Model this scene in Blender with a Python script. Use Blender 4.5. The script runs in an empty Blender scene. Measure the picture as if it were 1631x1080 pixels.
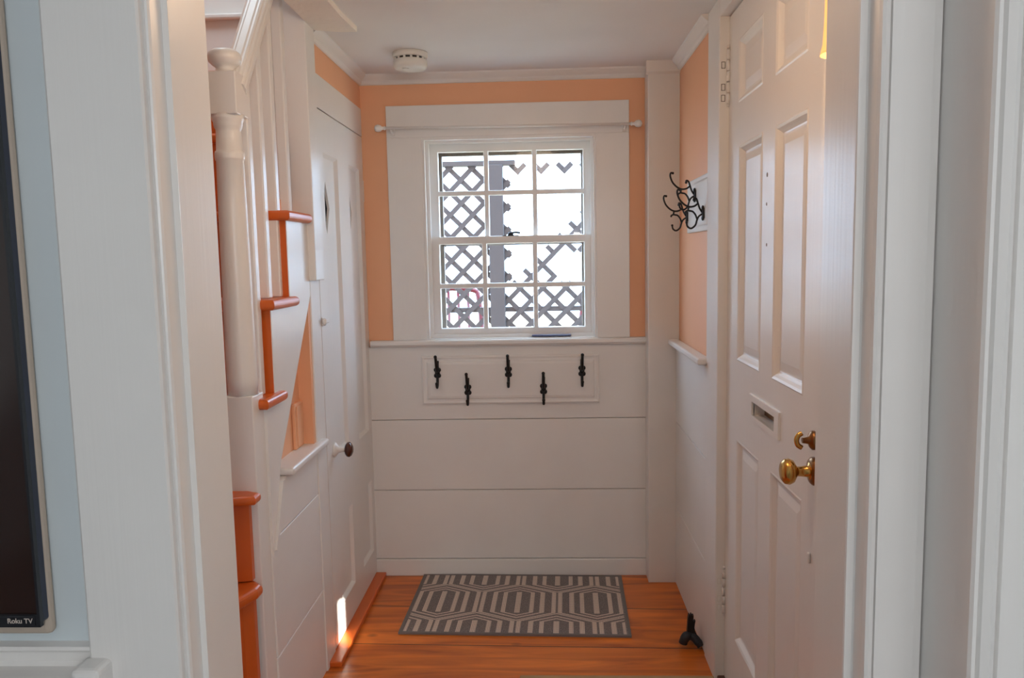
import bpy, bmesh, math, random
from mathutils import Vector, Matrix
random.seed(7)
SC = bpy.context.scene
COL = SC.collection

# ------------------------------------------------------------------ camera
FPX = 1250.0
cam = bpy.data.cameras.new('camera'); camo = bpy.data.objects.new('camera', cam); COL.objects.link(camo)
cam.sensor_fit = 'HORIZONTAL'; cam.sensor_width = 36.0; cam.lens = 36.0 * FPX / 1631.0
cam.clip_start = 0.02
yv = Vector((50, 132, -FPX)).normalized()          # world +y seen from the camera
zv = Vector((-235, 12100, FPX)); zv = (zv - yv * zv.dot(yv)).normalized()
xv = yv.cross(zv)
Rw = Matrix((xv, yv, zv))                            # camera space -> world
camo.matrix_world = Matrix.Translation((0, 0, 1.41)) @ Rw.to_4x4()
SC.camera = camo

# ------------------------------------------------------------------ view, world, sun, big lights
SC.view_settings.view_transform = 'Standard'; SC.view_settings.look = 'None'
SC.view_settings.gamma = 1.0; SC.view_settings.use_curve_mapping = False
SC.view_settings.exposure = 0.0
w = bpy.data.worlds.new('world'); SC.world = w; w.use_nodes = True
bg = w.node_tree.nodes['Background']; bg.inputs[0].default_value = (0.55, 0.76, 1.0, 1); bg.inputs[1].default_value = 12.0

def light(name, kind, loc, energy, color, size=None, size_y=None, look=None):
    l = bpy.data.lights.new(name, kind); l.energy = energy; l.color = color
    o = bpy.data.objects.new(name, l); COL.objects.link(o); o.location = loc
    if kind == 'AREA':
        l.shape = 'RECTANGLE'; l.size = size; l.size_y = size_y or size
    elif size is not None and kind == 'POINT':
        l.shadow_soft_size = size
    if look:
        o.rotation_euler = (Vector(look) - Vector(loc)).to_track_quat('-Z', 'Z').to_euler()
    return o
# low winter sun that reaches the hall through an assumed thin gap in the living room wall
SUNDIR = Vector((-0.47, 0.883, 0)).normalized(); EL = math.radians(16)
sd = Vector((SUNDIR.x * math.cos(EL), SUNDIR.y * math.cos(EL), -math.sin(EL)))
s = light('sun', 'SUN', (3, -6, 5), 38, (1, 0.93, 0.82)); s.data.angle = math.radians(0.2)
s.rotation_euler = sd.to_track_quat('-Z', 'Z').to_euler()
# near-room fills stand in for assumed daylight; hall and stairwell fills are added too
light('added_living_room_fill', 'AREA', (1.30, -2.8, 1.5), 11, (0.95, 0.97, 1.0), 1.1, 1.3, (-0.1, 1, 1.2))  # added fill for assumed daylight behind the viewer, no window built
light('added_side_fill', 'AREA', (-2.5, -1.2, 1.5), 1.8, (0.9, 0.97, 1.0), 1.2, 1.2, (0.3, 0.6, 1.3))  # added fill from the left, that wall has no window
light('assumed_near_room_lamp', 'POINT', (0.34, -1.0, 1.59), 34, (.94, .94, .95), .05)  # assumed lamp placed for frontal light, no fixture built
light('hall_fill_light', 'POINT', (-0.05, 1.57, 2.02), 6.9, (1, .69, .45), .14)  # added warm fill for the hall, no fixture behind it
light('stairwell_fill_light', 'AREA', (-1.2, 2.42, 3.2), 7, (0.74, 0.90, 1.0), 0.5, 0.5, (-1.15, 2.92, 2.4))  # added fill aimed at the stairwell wall, no window built there
po = light('hall_window_portal', 'AREA', (-0.14, 3.56, 1.49), 1, (1, 1, 1), 0.76, 0.90, (-0.14, 0, 1.49)); po.data.cycles.is_portal = True

# ------------------------------------------------------------------ materials
def mat(name, color=(.8, .8, .8), rough=.5, metal=0.0, spec=.5):
    m = bpy.data.materials.new(name); m.use_nodes = True
    b = m.node_tree.nodes['Principled BSDF']
    b.inputs['Base Color'].default_value = (*color, 1); b.inputs['Roughness'].default_value = rough
    b.inputs['Metallic'].default_value = metal; b.inputs['Specular IOR Level'].default_value = spec
    return m
def N(m, t, **kw):
    n = m.node_tree.nodes.new(t)
    for k, v in kw.items(): setattr(n, k, v)
    return n
def L(m, a, b): m.node_tree.links.new(a, b)
def math_(m, op, a, b=None, c=None):
    n = N(m, 'ShaderNodeMath', operation=op)
    for i, v in enumerate((a, b, c)):
        if v is None: continue
        if isinstance(v, (int, float)): n.inputs[i].default_value = v
        else: L(m, v, n.inputs[i])
    return n.outputs[0]
def BS(m): return m.node_tree.nodes['Principled BSDF']
def paint(name, color, rough=.35, strokes=(60, 60, 3), bump=.25, var=.04, dist=.002):
    m = mat(name, color, rough); b = BS(m)
    tc = N(m, 'ShaderNodeTexCoord'); mp = N(m, 'ShaderNodeMapping'); mp.inputs['Scale'].default_value = strokes
    L(m, tc.outputs['Object'], mp.inputs[0])
    n = N(m, 'ShaderNodeTexNoise'); n.inputs['Scale'].default_value = 1.0; n.inputs['Detail'].default_value = 4; L(m, mp.outputs[0], n.inputs[0])
    n2 = N(m, 'ShaderNodeTexNoise'); n2.inputs['Scale'].default_value = 5; n2.inputs['Detail'].default_value = 5; L(m, tc.outputs['Object'], n2.inputs[0])
    mx = N(m, 'ShaderNodeMixRGB'); mx.inputs[1].default_value = (*[c * (1 - var) for c in color], 1); mx.inputs[2].default_value = (*[min(1, c * (1 + var)) for c in color], 1)
    L(m, n2.outputs[0], mx.inputs[0]); L(m, mx.outputs[0], b.inputs['Base Color'])
    ad = math_(m, 'ADD', n.outputs[0], math_(m, 'MULTIPLY', n2.outputs[0], 1.2))
    bp = N(m, 'ShaderNodeBump'); bp.inputs['Strength'].default_value = bump; bp.inputs['Distance'].default_value = dist
    L(m, ad, bp.inputs['Height']); L(m, bp.outputs[0], b.inputs['Normal'])
    return m
WHITE = (.83, .81, .785)
M = {}
M['white'] = paint('white_gloss_paint', WHITE, .30)
M['white_h'] = paint('white_board_paint', WHITE, .42, (4, 4, 60))
M['white_dark'] = paint('jamb_gloss_paint', WHITE, .32, (110, 110, 2), .16)
M['ceil'] = paint('ceiling_paint', (.83, .81, .79), .6, (8, 8, 8), .3)
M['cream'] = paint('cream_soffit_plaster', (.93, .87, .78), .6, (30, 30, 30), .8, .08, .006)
M['peach'] = paint('peach_wall_paint', (.89, .46, .26), .55, (20, 20, 20), .2)
M['cool'] = paint('pale_grey_wall_paint', (.66, .73, .76), .5, (20, 20, 20), .2)
M['orange'] = paint('orange_brown_stair_paint', (.66, .13, .018), .30, (40, 4, 40), .2)
M['iron'] = mat('black_iron', (.012, .012, .013), .45, .3)
M['darkiron'] = mat('worn_dark_iron', (.03, .033, .04), .5, .4)
M['brass'] = mat('aged_brass', (.62, .36, .10), .22, 1.0)
M['brass_dark'] = mat('dark_brass', (.30, .15, .06), .3, 1.0)
M['brownknob'] = mat('brown_porcelain', (.075, .022, .012), .08)
M['plastic'] = mat('off_white_plastic', (.78, .75, .69), .45)
M['slot'] = mat('dark_vent_slot', (.06, .05, .045), .7)
M['dark'] = mat('shade_dark', (.03, .03, .03), .9)  # near-black standing in for closet shade; also colours the door blocker
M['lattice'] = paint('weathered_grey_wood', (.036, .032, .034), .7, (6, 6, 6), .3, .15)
M['stormbrown'] = mat('brown_storm_frame', (.16, .12, .09), .5)
M['red'] = mat('dark_red_metal', (.10, .006, .012), .35)
M['threshold'] = paint('dark_brown_wood', (.12, .05, .03), .35, (40, 4, 40), .2)
M['sticker'] = mat('pale_sticker', (.6, .5, .42), .6)
M['strip'] = mat('blue_grey_strip', (.08, .10, .20), .4)
M['bezel'] = mat('black_plastic', (.012, .012, .016), .25)
M['side'] = mat('blue_black_plastic', (.02, .024, .05), .3)
M['tan'] = mat('tan_backing', (.52, .43, .35), .6)
M['screen'] = mat('dark_glossy_screen', (.022, .007, .004), .12)  # brown tint paints in a dark reflection of the room
M['logo'] = mat('pale_logo_print', (.55, .48, .42), .5)
M['hole_shade'] = mat('hole_shadow', (.25, .2, .17), .7)

def glass(name):
    m = bpy.data.materials.new(name); m.use_nodes = True; nt = m.node_tree; nt.nodes.clear()
    o = nt.nodes.new('ShaderNodeOutputMaterial'); t = nt.nodes.new('ShaderNodeBsdfTransparent'); g = nt.nodes.new('ShaderNodeBsdfGlossy')
    g.inputs['Roughness'].default_value = .02; t.inputs[0].default_value = (.96, .97, .98, 1)
    mx = nt.nodes.new('ShaderNodeMixShader'); mx.inputs[0].default_value = .012
    nt.links.new(t.outputs[0], mx.inputs[1]); nt.links.new(g.outputs[0], mx.inputs[2]); nt.links.new(mx.outputs[0], o.inputs[0])
    return m
M['glass'] = glass('window_glass')

def emis(name, col, st):
    m = mat(name, col, .5); b = BS(m); b.inputs['Emission Color'].default_value = (*col, 1); b.inputs['Emission Strength'].default_value = st; return m
M['shade'] = emis('lit_amber_glass', (1.0, .48, .13), 1.15); BS(M['shade']).inputs['Base Color'].default_value = (.35, .2, .08, 1)

# wide orange pine boards running across the hall
def floor_mat():
    m = mat('orange_pine_boards', (.5, .2, .05), .28); b = BS(m)
    tc = N(m, 'ShaderNodeTexCoord'); sx = N(m, 'ShaderNodeSeparateXYZ'); L(m, tc.outputs['Object'], sx.inputs[0])
    wob = math_(m, 'MULTIPLY', sx.outputs[0], -0.027)
    yy = math_(m, 'SUBTRACT', sx.outputs[1], math_(m, 'ADD', wob, 0.20))
    q = math_(m, 'DIVIDE', yy, .315)
    idx = math_(m, 'FLOOR', q); fr = math_(m, 'FRACT', q)
    edge = math_(m, 'MINIMUM', fr, math_(m, 'SUBTRACT', 1.0, fr))
    gap = math_(m, 'LESS_THAN', edge, .008)
    wn = N(m, 'ShaderNodeTexWhiteNoise', noise_dimensions='1D'); L(m, idx, wn.inputs['W'])
    cx = N(m, 'ShaderNodeCombineXYZ'); L(m, math_(m, 'MULTIPLY', sx.outputs[0], 1.1), cx.inputs[0]); L(m, math_(m, 'MULTIPLY', sx.outputs[1], 9), cx.inputs[1]); L(m, math_(m, 'MULTIPLY', idx, 3.7), cx.inputs[2])
    n = N(m, 'ShaderNodeTexNoise'); n.inputs['Scale'].default_value = 1.6; n.inputs['Detail'].default_value = 8; n.inputs['Distortion'].default_value = 1.4; L(m, cx.outputs[0], n.inputs[0])
    cr = N(m, 'ShaderNodeValToRGB'); cr.color_ramp.elements[0].position = .3; cr.color_ramp.elements[0].color = (.42, .085, .010, 1)
    cr.color_ramp.elements[1].position = .72; cr.color_ramp.elements[1].color = (.86, .24, .030, 1); L(m, n.outputs[0], cr.inputs[0])
    hs = N(m, 'ShaderNodeHueSaturation'); L(m, cr.outputs[0], hs.inputs['Color']); L(m, math_(m, 'ADD', math_(m, 'MULTIPLY', wn.outputs[0], .35), .82), hs.inputs['Value'])
    # knots
    vo = N(m, 'ShaderNodeTexVoronoi'); vo.inputs['Scale'].default_value = 2.3
    cv = N(m, 'ShaderNodeCombineXYZ'); L(m, sx.outputs[0], cv.inputs[0]); L(m, math_(m, 'MULTIPLY', sx.outputs[1], 1.4), cv.inputs[1]); L(m, idx, cv.inputs[2]); L(m, cv.outputs[0], vo.inputs[0])
    kn = N(m, 'ShaderNodeMapRange'); kn.inputs['From Min'].default_value = .02; kn.inputs['From Max'].default_value = .065; kn.inputs['To Min'].default_value = .75; kn.inputs['To Max'].default_value = 0; L(m, vo.outputs['Distance'], kn.inputs[0])
    mx = N(m, 'ShaderNodeMixRGB'); mx.inputs[2].default_value = (.13, .035, .01, 1); L(m, kn.outputs[0], mx.inputs[0]); L(m, hs.outputs[0], mx.inputs[1])
    mg = N(m, 'ShaderNodeMixRGB'); mg.inputs[2].default_value = (.09, .025, .01, 1); L(m, gap, mg.inputs[0]); L(m, mx.outputs[0], mg.inputs[1]); L(m, mg.outputs[0], b.inputs['Base Color'])
    bp = N(m, 'ShaderNodeBump'); bp.inputs['Strength'].default_value = .25; bp.inputs['Distance'].default_value = .002
    L(m, math_(m, 'SUBTRACT', n.outputs[0], math_(m, 'MULTIPLY', gap, 2)), bp.inputs['Height']); L(m, bp.outputs[0], b.inputs['Normal'])
    return m
M['floor'] = floor_mat()

def rug_mat():
    """grey flat-woven rug with nested pale hexagon lines; object space: x across, y along the depth, centred"""
    m = mat('grey_hexagon_weave', (.2, .2, .2), .9, 0, .1); b = BS(m)
    tc = N(m, 'ShaderNodeTexCoord'); sx = N(m, 'ShaderNodeSeparateXYZ'); L(m, tc.outputs['Object'], sx.inputs[0])
    a = .158; P = .316; S = .47; Y0 = .168; PY = 2 * .2615
    def met(ox, oy):
        x = math_(m, 'SUBTRACT', math_(m, 'FLOORED_MODULO', math_(m, 'ADD', sx.outputs[0], 10 * P + a + ox), P), a)
        y = math_(m, 'SUBTRACT', math_(m, 'FLOORED_MODULO', math_(m, 'ADD', sx.outputs[1], 10 * PY + PY / 2 + oy), PY), PY / 2)
        ax = math_(m, 'ABSOLUTE', x); ay = math_(m, 'ABSOLUTE', y)
        m1 = math_(m, 'DIVIDE', math_(m, 'SUBTRACT', a, ax), a)
        m2 = math_(m, 'DIVIDE', math_(m, 'SUBTRACT', math_(m, 'SUBTRACT', Y0, math_(m, 'MULTIPLY', ax, S)), ay), .077)
        return math_(m, 'MINIMUM', m1, m2), ax, ay
    A, axA, ayA = met(0, 0); B_, axB, ayB = met(a, PY / 2)
    mm = math_(m, 'MAXIMUM', A, B_)
    def band(lo, hi): return math_(m, 'MULTIPLY', math_(m, 'GREATER_THAN', mm, lo), math_(m, 'LESS_THAN', mm, hi))
    bands = math_(m, 'ADD', math_(m, 'ADD', band(.025, .135), band(.32, .44)), band(.59, .70))
    def centre(ax, ay): return math_(m, 'MULTIPLY', math_(m, 'LESS_THAN', ax, .0105), math_(m, 'LESS_THAN', ay, .096))
    bands = math_(m, 'MINIMUM', 1.0, math_(m, 'ADD', bands, math_(m, 'ADD', centre(axA, ayA), centre(axB, ayB))))
    # woven threads along the depth
    th = math_(m, 'FRACT', math_(m, 'MULTIPLY', sx.outputs[0], 165.0)); th2 = math_(m, 'FRACT', math_(m, 'MULTIPLY', sx.outputs[1], 130.0))
    weave = math_(m, 'MULTIPLY', math_(m, 'GREATER_THAN', th, .22), math_(m, 'GREATER_THAN', th2, .12))
    hem = math_(m, 'MULTIPLY', math_(m, 'LESS_THAN', math_(m, 'ABSOLUTE', sx.outputs[0]), .421), math_(m, 'LESS_THAN', math_(m, 'ABSOLUTE', sx.outputs[1]), .263))
    f = math_(m, 'MULTIPLY', bands, hem)
    nz = N(m, 'ShaderNodeTexNoise'); nz.inputs['Scale'].default_value = 260; nz.inputs['Detail'].default_value = 3; L(m, tc.outputs['Object'], nz.inputs[0])
    dk = N(m, 'ShaderNodeValToRGB'); dk.color_ramp.elements[0].position = .35; dk.color_ramp.elements[0].color = (.17, .148, .145, 1); dk.color_ramp.elements[1].position = .65; dk.color_ramp.elements[1].color = (.31, .27, .262, 1); L(m, nz.outputs[0], dk.inputs[0])
    lt = N(m, 'ShaderNodeMixRGB'); lt.inputs[1].default_value = (.36, .29, .25, 1); lt.inputs[2].default_value = (.80, .67, .59, 1); L(m, weave, lt.inputs[0])
    mx = N(m, 'ShaderNodeMixRGB'); L(m, f, mx.inputs[0]); L(m, dk.outputs[0], mx.inputs[1]); L(m, lt.outputs[0], mx.inputs[2]); L(m, mx.outputs[0], b.inputs['Base Color'])
    bp = N(m, 'ShaderNodeBump'); bp.inputs['Strength'].default_value = .5; bp.inputs['Distance'].default_value = .002; L(m, math_(m, 'MULTIPLY', weave, f), bp.inputs['Height']); L(m, bp.outputs[0], b.inputs['Normal'])
    return m
M['rug'] = rug_mat()
M['rughem'] = paint('grey_rug_binding', (.20, .18, .175), .9, (200, 200, 200), .4, .2)
M['mat'] = paint('tan_mat_weave', (.42, .27, .14), .9, (200, 200, 200), .5, .2)
M['neutral_floor'] = paint('grey_bounce_floor', (.36, .37, .38), .95, (60, 60, 60), .3)  # invented grey that keeps the floor bounce neutral
M['ground'] = paint('pale_leaf_litter', (.62, .52, .33), .9, (5, 5, 5), .6, .55)

# ------------------------------------------------------------------ mesh helpers
def BM(): return bmesh.new()
def box(bm, x0, x1, y0, y1, z0, z1, bev=0, seg=2):
    vs = [bm.verts.new((x, y, z)) for z in (z0, z1) for y in (y0, y1) for x in (x0, x1)]
    F = [(0, 2, 3, 1), (4, 5, 7, 6), (0, 1, 5, 4), (1, 3, 7, 5), (3, 2, 6, 7), (2, 0, 4, 6)]
    fs = [bm.faces.new([vs[i] for i in f]) for f in F]
    if bev:
        es = list({e for f in fs for e in f.edges}); bmesh.ops.bevel(bm, geom=es, offset=bev, segments=seg, affect='EDGES', profile=.5)
    return bm
def prism(bm, pts, axis, lo, hi, bev=0):
    """pts are the two other coordinates in xyz order"""
    def mkv(p, t):
        c = list(p); c.insert('xyz'.index(axis), t); return bm.verts.new(c)
    a = [mkv(p, lo) for p in pts]; b = [mkv(p, hi) for p in pts]; n = len(pts)
    fs = [bm.faces.new(a), bm.faces.new(b[::-1])] + [bm.faces.new((a[i], b[i], b[(i + 1) % n], a[(i + 1) % n])) for i in range(n)]
    bmesh.ops.recalc_face_normals(bm, faces=fs)
    if bev:
        bmesh.ops.bevel(bm, geom=list({e for f in fs for e in f.edges}), offset=bev, segments=2, affect='EDGES', profile=.5)
    return bm
def lathe(bm, prof, c, axis='z', seg=32):
    """prof: list of (distance along axis, radius)"""
    c = Vector(c); rings = []
    for t, r in prof:
        ring = []
        for k in range(seg):
            a = 2 * math.pi * k / seg; u, v = r * math.cos(a), r * math.sin(a)
            p = {'z': (u, v, t), 'x': (t, u, v), 'y': (v, t, u)}[axis]
            ring.append(bm.verts.new(c + Vector(p)))
        rings.append(ring)
    fs = []
    for a, b in zip(rings, rings[1:]):
        for k in range(seg): fs.append(bm.faces.new((a[k], a[(k + 1) % seg], b[(k + 1) % seg], b[k])))
    fs.append(bm.faces.new(rings[0][::-1])); fs.append(bm.faces.new(rings[-1]))
    bmesh.ops.recalc_face_normals(bm, faces=fs)
    for f in fs: f.smooth = True
    fs[-1].smooth = fs[-2].smooth = False
    return bm
def smooth_pts(pts, n=5):
    P = [Vector(p) for p in pts]; out = []
    for i in range(len(P) - 1):
        p0 = P[max(i - 1, 0)]; p1 = P[i]; p2 = P[i + 1]; p3 = P[min(i + 2, len(P) - 1)]
        for k in range(n):
            t = k / n
            out.append(.5 * ((2 * p1) + (-p0 + p2) * t + (2 * p0 - 5 * p1 + 4 * p2 - p3) * t * t + (-p0 + 3 * p1 - 3 * p2 + p3) * t ** 3))
    out.append(P[-1]); return out
def tube(bm, pts, r, seg=8, smooth=True, ends=1.0):
    P = smooth_pts(pts) if smooth and len(pts) > 2 else [Vector(p) for p in pts]
    rings = []; n = len(P); up = None
    for i, p in enumerate(P):
        d = (P[min(i + 1, n - 1)] - P[max(i - 1, 0)]).normalized()
        if up is None:
            up = d.orthogonal().normalized()
        else:
            up = (up - d * up.dot(d)).normalized()
        s_ = d.cross(up); rr = r[i * (len(r) - 1) // max(1, n - 1)] if isinstance(r, (list, tuple)) else r
        rings.append([bm.verts.new(p + (up * math.cos(2 * math.pi * k / seg) + s_ * math.sin(2 * math.pi * k / seg)) * rr) for k in range(seg)])
    fs = []
    for a, b in zip(rings, rings[1:]):
        for k in range(seg): fs.append(bm.faces.new((a[k], a[(k + 1) % seg], b[(k + 1) % seg], b[k])))
    fs += [bm.faces.new(rings[0][::-1]), bm.faces.new(rings[-1])]
    bmesh.ops.recalc_face_normals(bm, faces=fs)
    for f in fs: f.smooth = True
    return bm
def ball(bm, c, r, sx=1, sy=1, sz=1):
    ret = bmesh.ops.create_uvsphere(bm, u_segments=16, v_segments=10, radius=r)
    for v in ret['verts']:
        v.co = Vector((v.co.x * sx, v.co.y * sy, v.co.z * sz)) + Vector(c)
        for f in v.link_faces: f.smooth = True
    return bm
def grid_slab(bm, axis, us, vs, holes, lo, hi):
    """a flat board with rectangular openings. us, vs = outer (min,max); holes = (u0,u1,v0,v1)"""
    U = sorted({us[0], us[1], *[h[0] for h in holes], *[h[1] for h in holes]}); V = sorted({vs[0], vs[1], *[h[2] for h in holes], *[h[3] for h in holes]})
    vid = {}
    def gv(u, v, t):
        k = (u, v, t)
        if k not in vid:
            c = [u, v]; c.insert('xyz'.index(axis), t); vid[k] = bm.verts.new(c)
        return vid[k]
    def solid(i, j):
        if i < 0 or j < 0 or i >= len(U) - 1 or j >= len(V) - 1: return False
        cu, cv = (U[i] + U[i + 1]) / 2, (V[j] + V[j + 1]) / 2
        return not any(h[0] < cu < h[1] and h[2] < cv < h[3] for h in holes)
    fs = []
    for i in range(len(U) - 1):
        for j in range(len(V) - 1):
            if not solid(i, j): continue
            q = [(U[i], V[j]), (U[i + 1], V[j]), (U[i + 1], V[j + 1]), (U[i], V[j + 1])]
            fs.append(bm.faces.new([gv(*p, lo) for p in q])); fs.append(bm.faces.new([gv(*p, hi) for p in q][::-1]))
            for (di, dj, a, b) in ((-1, 0, 0, 3), (1, 0, 1, 2), (0, -1, 0, 1), (0, 1, 3, 2)):
                if not solid(i + di, j + dj): fs.append(bm.faces.new((gv(*q[a], lo), gv(*q[b], lo), gv(*q[b], hi), gv(*q[a], hi))))
    bmesh.ops.recalc_face_normals(bm, faces=fs)
    return bm
def rings_panel(bm, axis, rect, steps, cap=True):
    """rect (u0,u1,v0,v1); steps = list of (inset, position on axis): a picture-frame moulding, capped by the last ring"""
    R = []
    for ins, t in steps:
        u0, u1, v0, v1 = rect[0] + ins, rect[1] - ins, rect[2] + ins, rect[3] - ins; ring = []
        for p in ((u0, v0), (u1, v0), (u1, v1), (u0, v1)):
            c = list(p); c.insert('xyz'.index(axis), t); ring.append(bm.verts.new(c))
        R.append(ring)
    fs = []
    for a, b in zip(R, R[1:]):
        for k in range(4): fs.append(bm.faces.new((a[k], a[(k + 1) % 4], b[(k + 1) % 4], b[k])))
    if cap: fs.append(bm.faces.new(R[-1]))
    return fs

def obj(name, bm, material, parent=None, label=None, cat=None, group=None, kind=None, sub=0):
    """links the bmesh as one mesh object. Geometry is given in world coordinates; a top-level mesh gets its origin at its base."""
    bmesh.ops.recalc_face_normals(bm, faces=bm.faces) if sub == -1 else None
    me = bpy.data.meshes.new(name); bm.to_mesh(me); bm.free()
    o = bpy.data.objects.new(name, me); COL.objects.link(o)
    me.materials.append(M[material] if isinstance(material, str) else material)
    if parent is not None:
        o.parent = parent; off = Vector(parent.get('_w', (0, 0, 0)))
        me.transform(Matrix.Translation(-off)); o['_w'] = tuple(off)
    elif kind != 'keep':
        xs = [v.co for v in me.vertices]
        lo = Vector([min(v[i] for v in xs) for i in range(3)]); hi = Vector([max(v[i] for v in xs) for i in range(3)])
        off = Vector(((lo.x + hi.x) / 2, (lo.y + hi.y) / 2, lo.z)) if kind != 'structure' else Vector((0, 0, 0))
        me.transform(Matrix.Translation(-off)); o.location = off; o['_w'] = tuple(off)
    if label: o['label'] = label
    if cat: o['category'] = cat
    if group: o['group'] = group
    if kind and kind != 'keep': o['kind'] = kind
    return o
def thing(name, loc, label, cat, group=None, kind=None):
    o = bpy.data.objects.new(name, None); COL.objects.link(o); o.empty_display_size = .05
    o.location = loc; o['_w'] = tuple(loc); o['label'] = label; o['category'] = cat
    if group: o['group'] = group
    if kind: o['kind'] = kind
    return o
def struct(name, bm, material, label, cat): return obj(name, bm, material, None, label, cat, None, 'structure')

# ================================================================== SETTING
XL, XR, YB, ZC = -.765, .560, 3.38, 2.18
struct('floor_living_room', box(BM(), -2.7, 2.7, -3.0, 1.03, -.12, .0), M['neutral_floor'], 'unseen near-room floor greyed to cut warm bounce', 'floor')  # unseen floor, greyed so less warm light bounces up
struct('floor', box(BM(), -2.7, 2.7, 1.03, 3.46, -.12, 0), 'floor', 'wide orange pine floorboards running across the entry hall', 'floor')
struct('ceiling', box(BM(), -.742, .72, 1.02, 3.46, ZC, 2.33), 'ceil', 'low white plaster ceiling over the entry hall', 'ceiling')
struct('ceiling_living_room', box(BM(), -2.7, 2.7, -3.0, 1.02, 2.36, 2.5), 'ceil', 'white ceiling of the room the doorway is seen from', 'ceiling')
struct('ceiling_stairwell', box(BM(), -1.75, -.7, 1.0, 3.6, 3.6, 3.7), 'ceil', 'white ceiling high above the staircase', 'ceiling')
# back wall with window opening
struct('wall_back', grid_slab(BM(), 'y', (-1.75, .72), (-.12, 3.6), [(-.505, .222, 1.06, 1.915)], YB, YB + .15), 'peach', 'peach painted wall around the hall window', 'wall')
# boards below the sill
def boards(name, axis, u0, u1, zs, face, back, label, g=.0025):
    bm = BM()
    for za, zb in zip(zs, zs[1:]):
        if axis == 'y': box(bm, u0, u1, min(face, back), max(face, back), za + g / 2, zb - g / 2, .0018, 1)
        else: box(bm, min(face, back), max(face, back), u0, u1, za + g / 2, zb - g / 2, .0018, 1)
    return struct(name, bm, 'white_h', label, 'wainscot')
boards('trim_1', 'y', XL - .012, .436, [.077, .391, .707, 1.03], 3.364, YB, 'white horizontal board wainscot under the hall window', )
struct('baseboard_back', box(BM(), XL - .012, .436, 3.356, YB, 0, .076, .003), 'white_h', 'low white baseboard behind the patterned rug', 'baseboard')
bm = BM(); prism(bm, [(3.38, 1.03), (3.350, 1.03), (3.344, 1.036), (3.338, 1.040), (3.338, 1.052), (3.343, 1.058), (3.38, 1.058)], 'x', XL + .012, .436)
struct('trim_2', bm, 'white', 'white moulded sill rail running the width of the back wall', 'sill')
# white post in the back right corner
bm = BM(); box(bm, .432, .60, 3.278, YB, 0, ZC, .003)
prism(bm, [(3.278, 2.13), (3.266, 2.138), (3.262, 2.158), (3.256, 2.18), (3.278, 2.18)], 'x', .424, .60)
struct('trim_3', bm, 'white', 'white boxed corner post right of the hall window', 'post')
# crown mouldings
def crown(name, a, b, inward, label):
    """a,b: wall line ends (x,y); inward: unit normal into the room"""
    prof = [(0, 2.140), (.006, 2.142), (.012, 2.150), (.014, 2.156), (.026, 2.166), (.034, 2.174), (.036, 2.18), (0, 2.18)]
    bm = BM(); rows = []
    for p in (a, b): rows.append([bm.verts.new((p[0] + inward[0] * d, p[1] + inward[1] * d, z)) for d, z in prof])
    n = len(prof); bm.faces.new(rows[0]); bm.faces.new(rows[1][::-1])
    for k in range(n): bm.faces.new((rows[0][k], rows[1][k], rows[1][(k + 1) % n], rows[0][(k + 1) % n]))
    bmesh.ops.recalc_face_normals(bm, faces=bm.faces); struct(name, bm, 'white', label, 'crown moulding')
crown('trim_4', (XL - .01, YB), (.436, YB), (0, -1), 'thin white crown moulding above the hall window')
crown('trim_5', (XL, 2.655), (XL, YB), (1, 0), 'thin white crown moulding above the closet door')
crown('trim_6', (XR, 2.66), (XR, 3.28), (-1, 0), 'thin white crown moulding on the right wall')
# right wall: hall wall with front door opening
struct('wall_right', grid_slab(BM(), 'x', (1.02, 3.5), (0, 3.6), [(1.60, 2.52, 0, 2.13)], XR, XR + .14), 'peach', 'peach painted wall holding the black scroll hooks', 'wall')
struct('door_light_blocker', box(BM(), .70, .74, 1.3, 2.8, -.1, 2.4), 'dark', 'added dark panel that blocks daylight behind the front door', 'wall')  # added to keep daylight from leaking in around the front door
boards('trim_7', 'x', 2.657, 3.28, [0, .34, .705, 1.03], .548, XR, 'white board wainscot under the scroll hooks')
bm = BM(); box(bm, .515, .56, 2.650, 3.285, 1.032, 1.056, .007, 3); struct('trim_8', bm, 'white', 'short white chair rail under the scroll hooks', 'chair rail')
# front door casing
bm = BM(); box(bm, .545, .60, 2.492, 2.657, 0, ZC, .002); box(bm, .545, .60, 1.44, 1.585, 0, ZC, .002); box(bm, .5455, .60, 1.585, 2.492, 2.121, ZC, .002)
struct('trim_9', bm, 'white', 'flat white casing around the front door', 'door casing')
struct('wall_right_near', box(BM(), .548, .56, 1.10, 1.44, 0, ZC), 'white', 'short white wall between the doorway and the front door', 'wall')

# left side walls
struct('wall_stairwell_left', box(BM(), -1.75, -1.62, 1.02, 3.5, 0, 3.6), 'peach', 'peach wall on the far side of the staircase', 'wall')
struct('wall_stairwell_back', box(BM(), -1.62, -.82, 2.92, 3.02, 2.04, 3.6), 'ceil', 'white wall at the turn of the staircase', 'wall')
struct('trim_10', box(BM(), -1.62, -.82, 2.895, 2.92, 2.285, 2.305, .006), 'white', 'thin white ledge on the stairwell wall', 'ledge')
bm = BM(); box(bm, -.742, -.70, 1.02, 2.56, 2.33, 3.6); box(bm, -.86, -.745, 2.56, 3.46, 2.34, 3.6)
struct('wall_stairwell_right', bm, 'white', 'white upstairs wall beside the handrail', 'wall')
struct('wall_closet', grid_slab(BM(), 'x', (2.6505, 3.5), (0, 2.34), [(2.6555, 3.40, 0, 1.93)], -.80, -.7655), 'peach', 'peach wall strip above the closet door', 'wall')
bm = BM(); box(bm, -.90, -.88, 2.62, 3.46, 0, 2.3); box(bm, -.90, -.82, 2.665, 2.70, 0, 2.0); box(bm, -.88, -.80, 2.7, 3.46, 1.97, 2.0)
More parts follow.
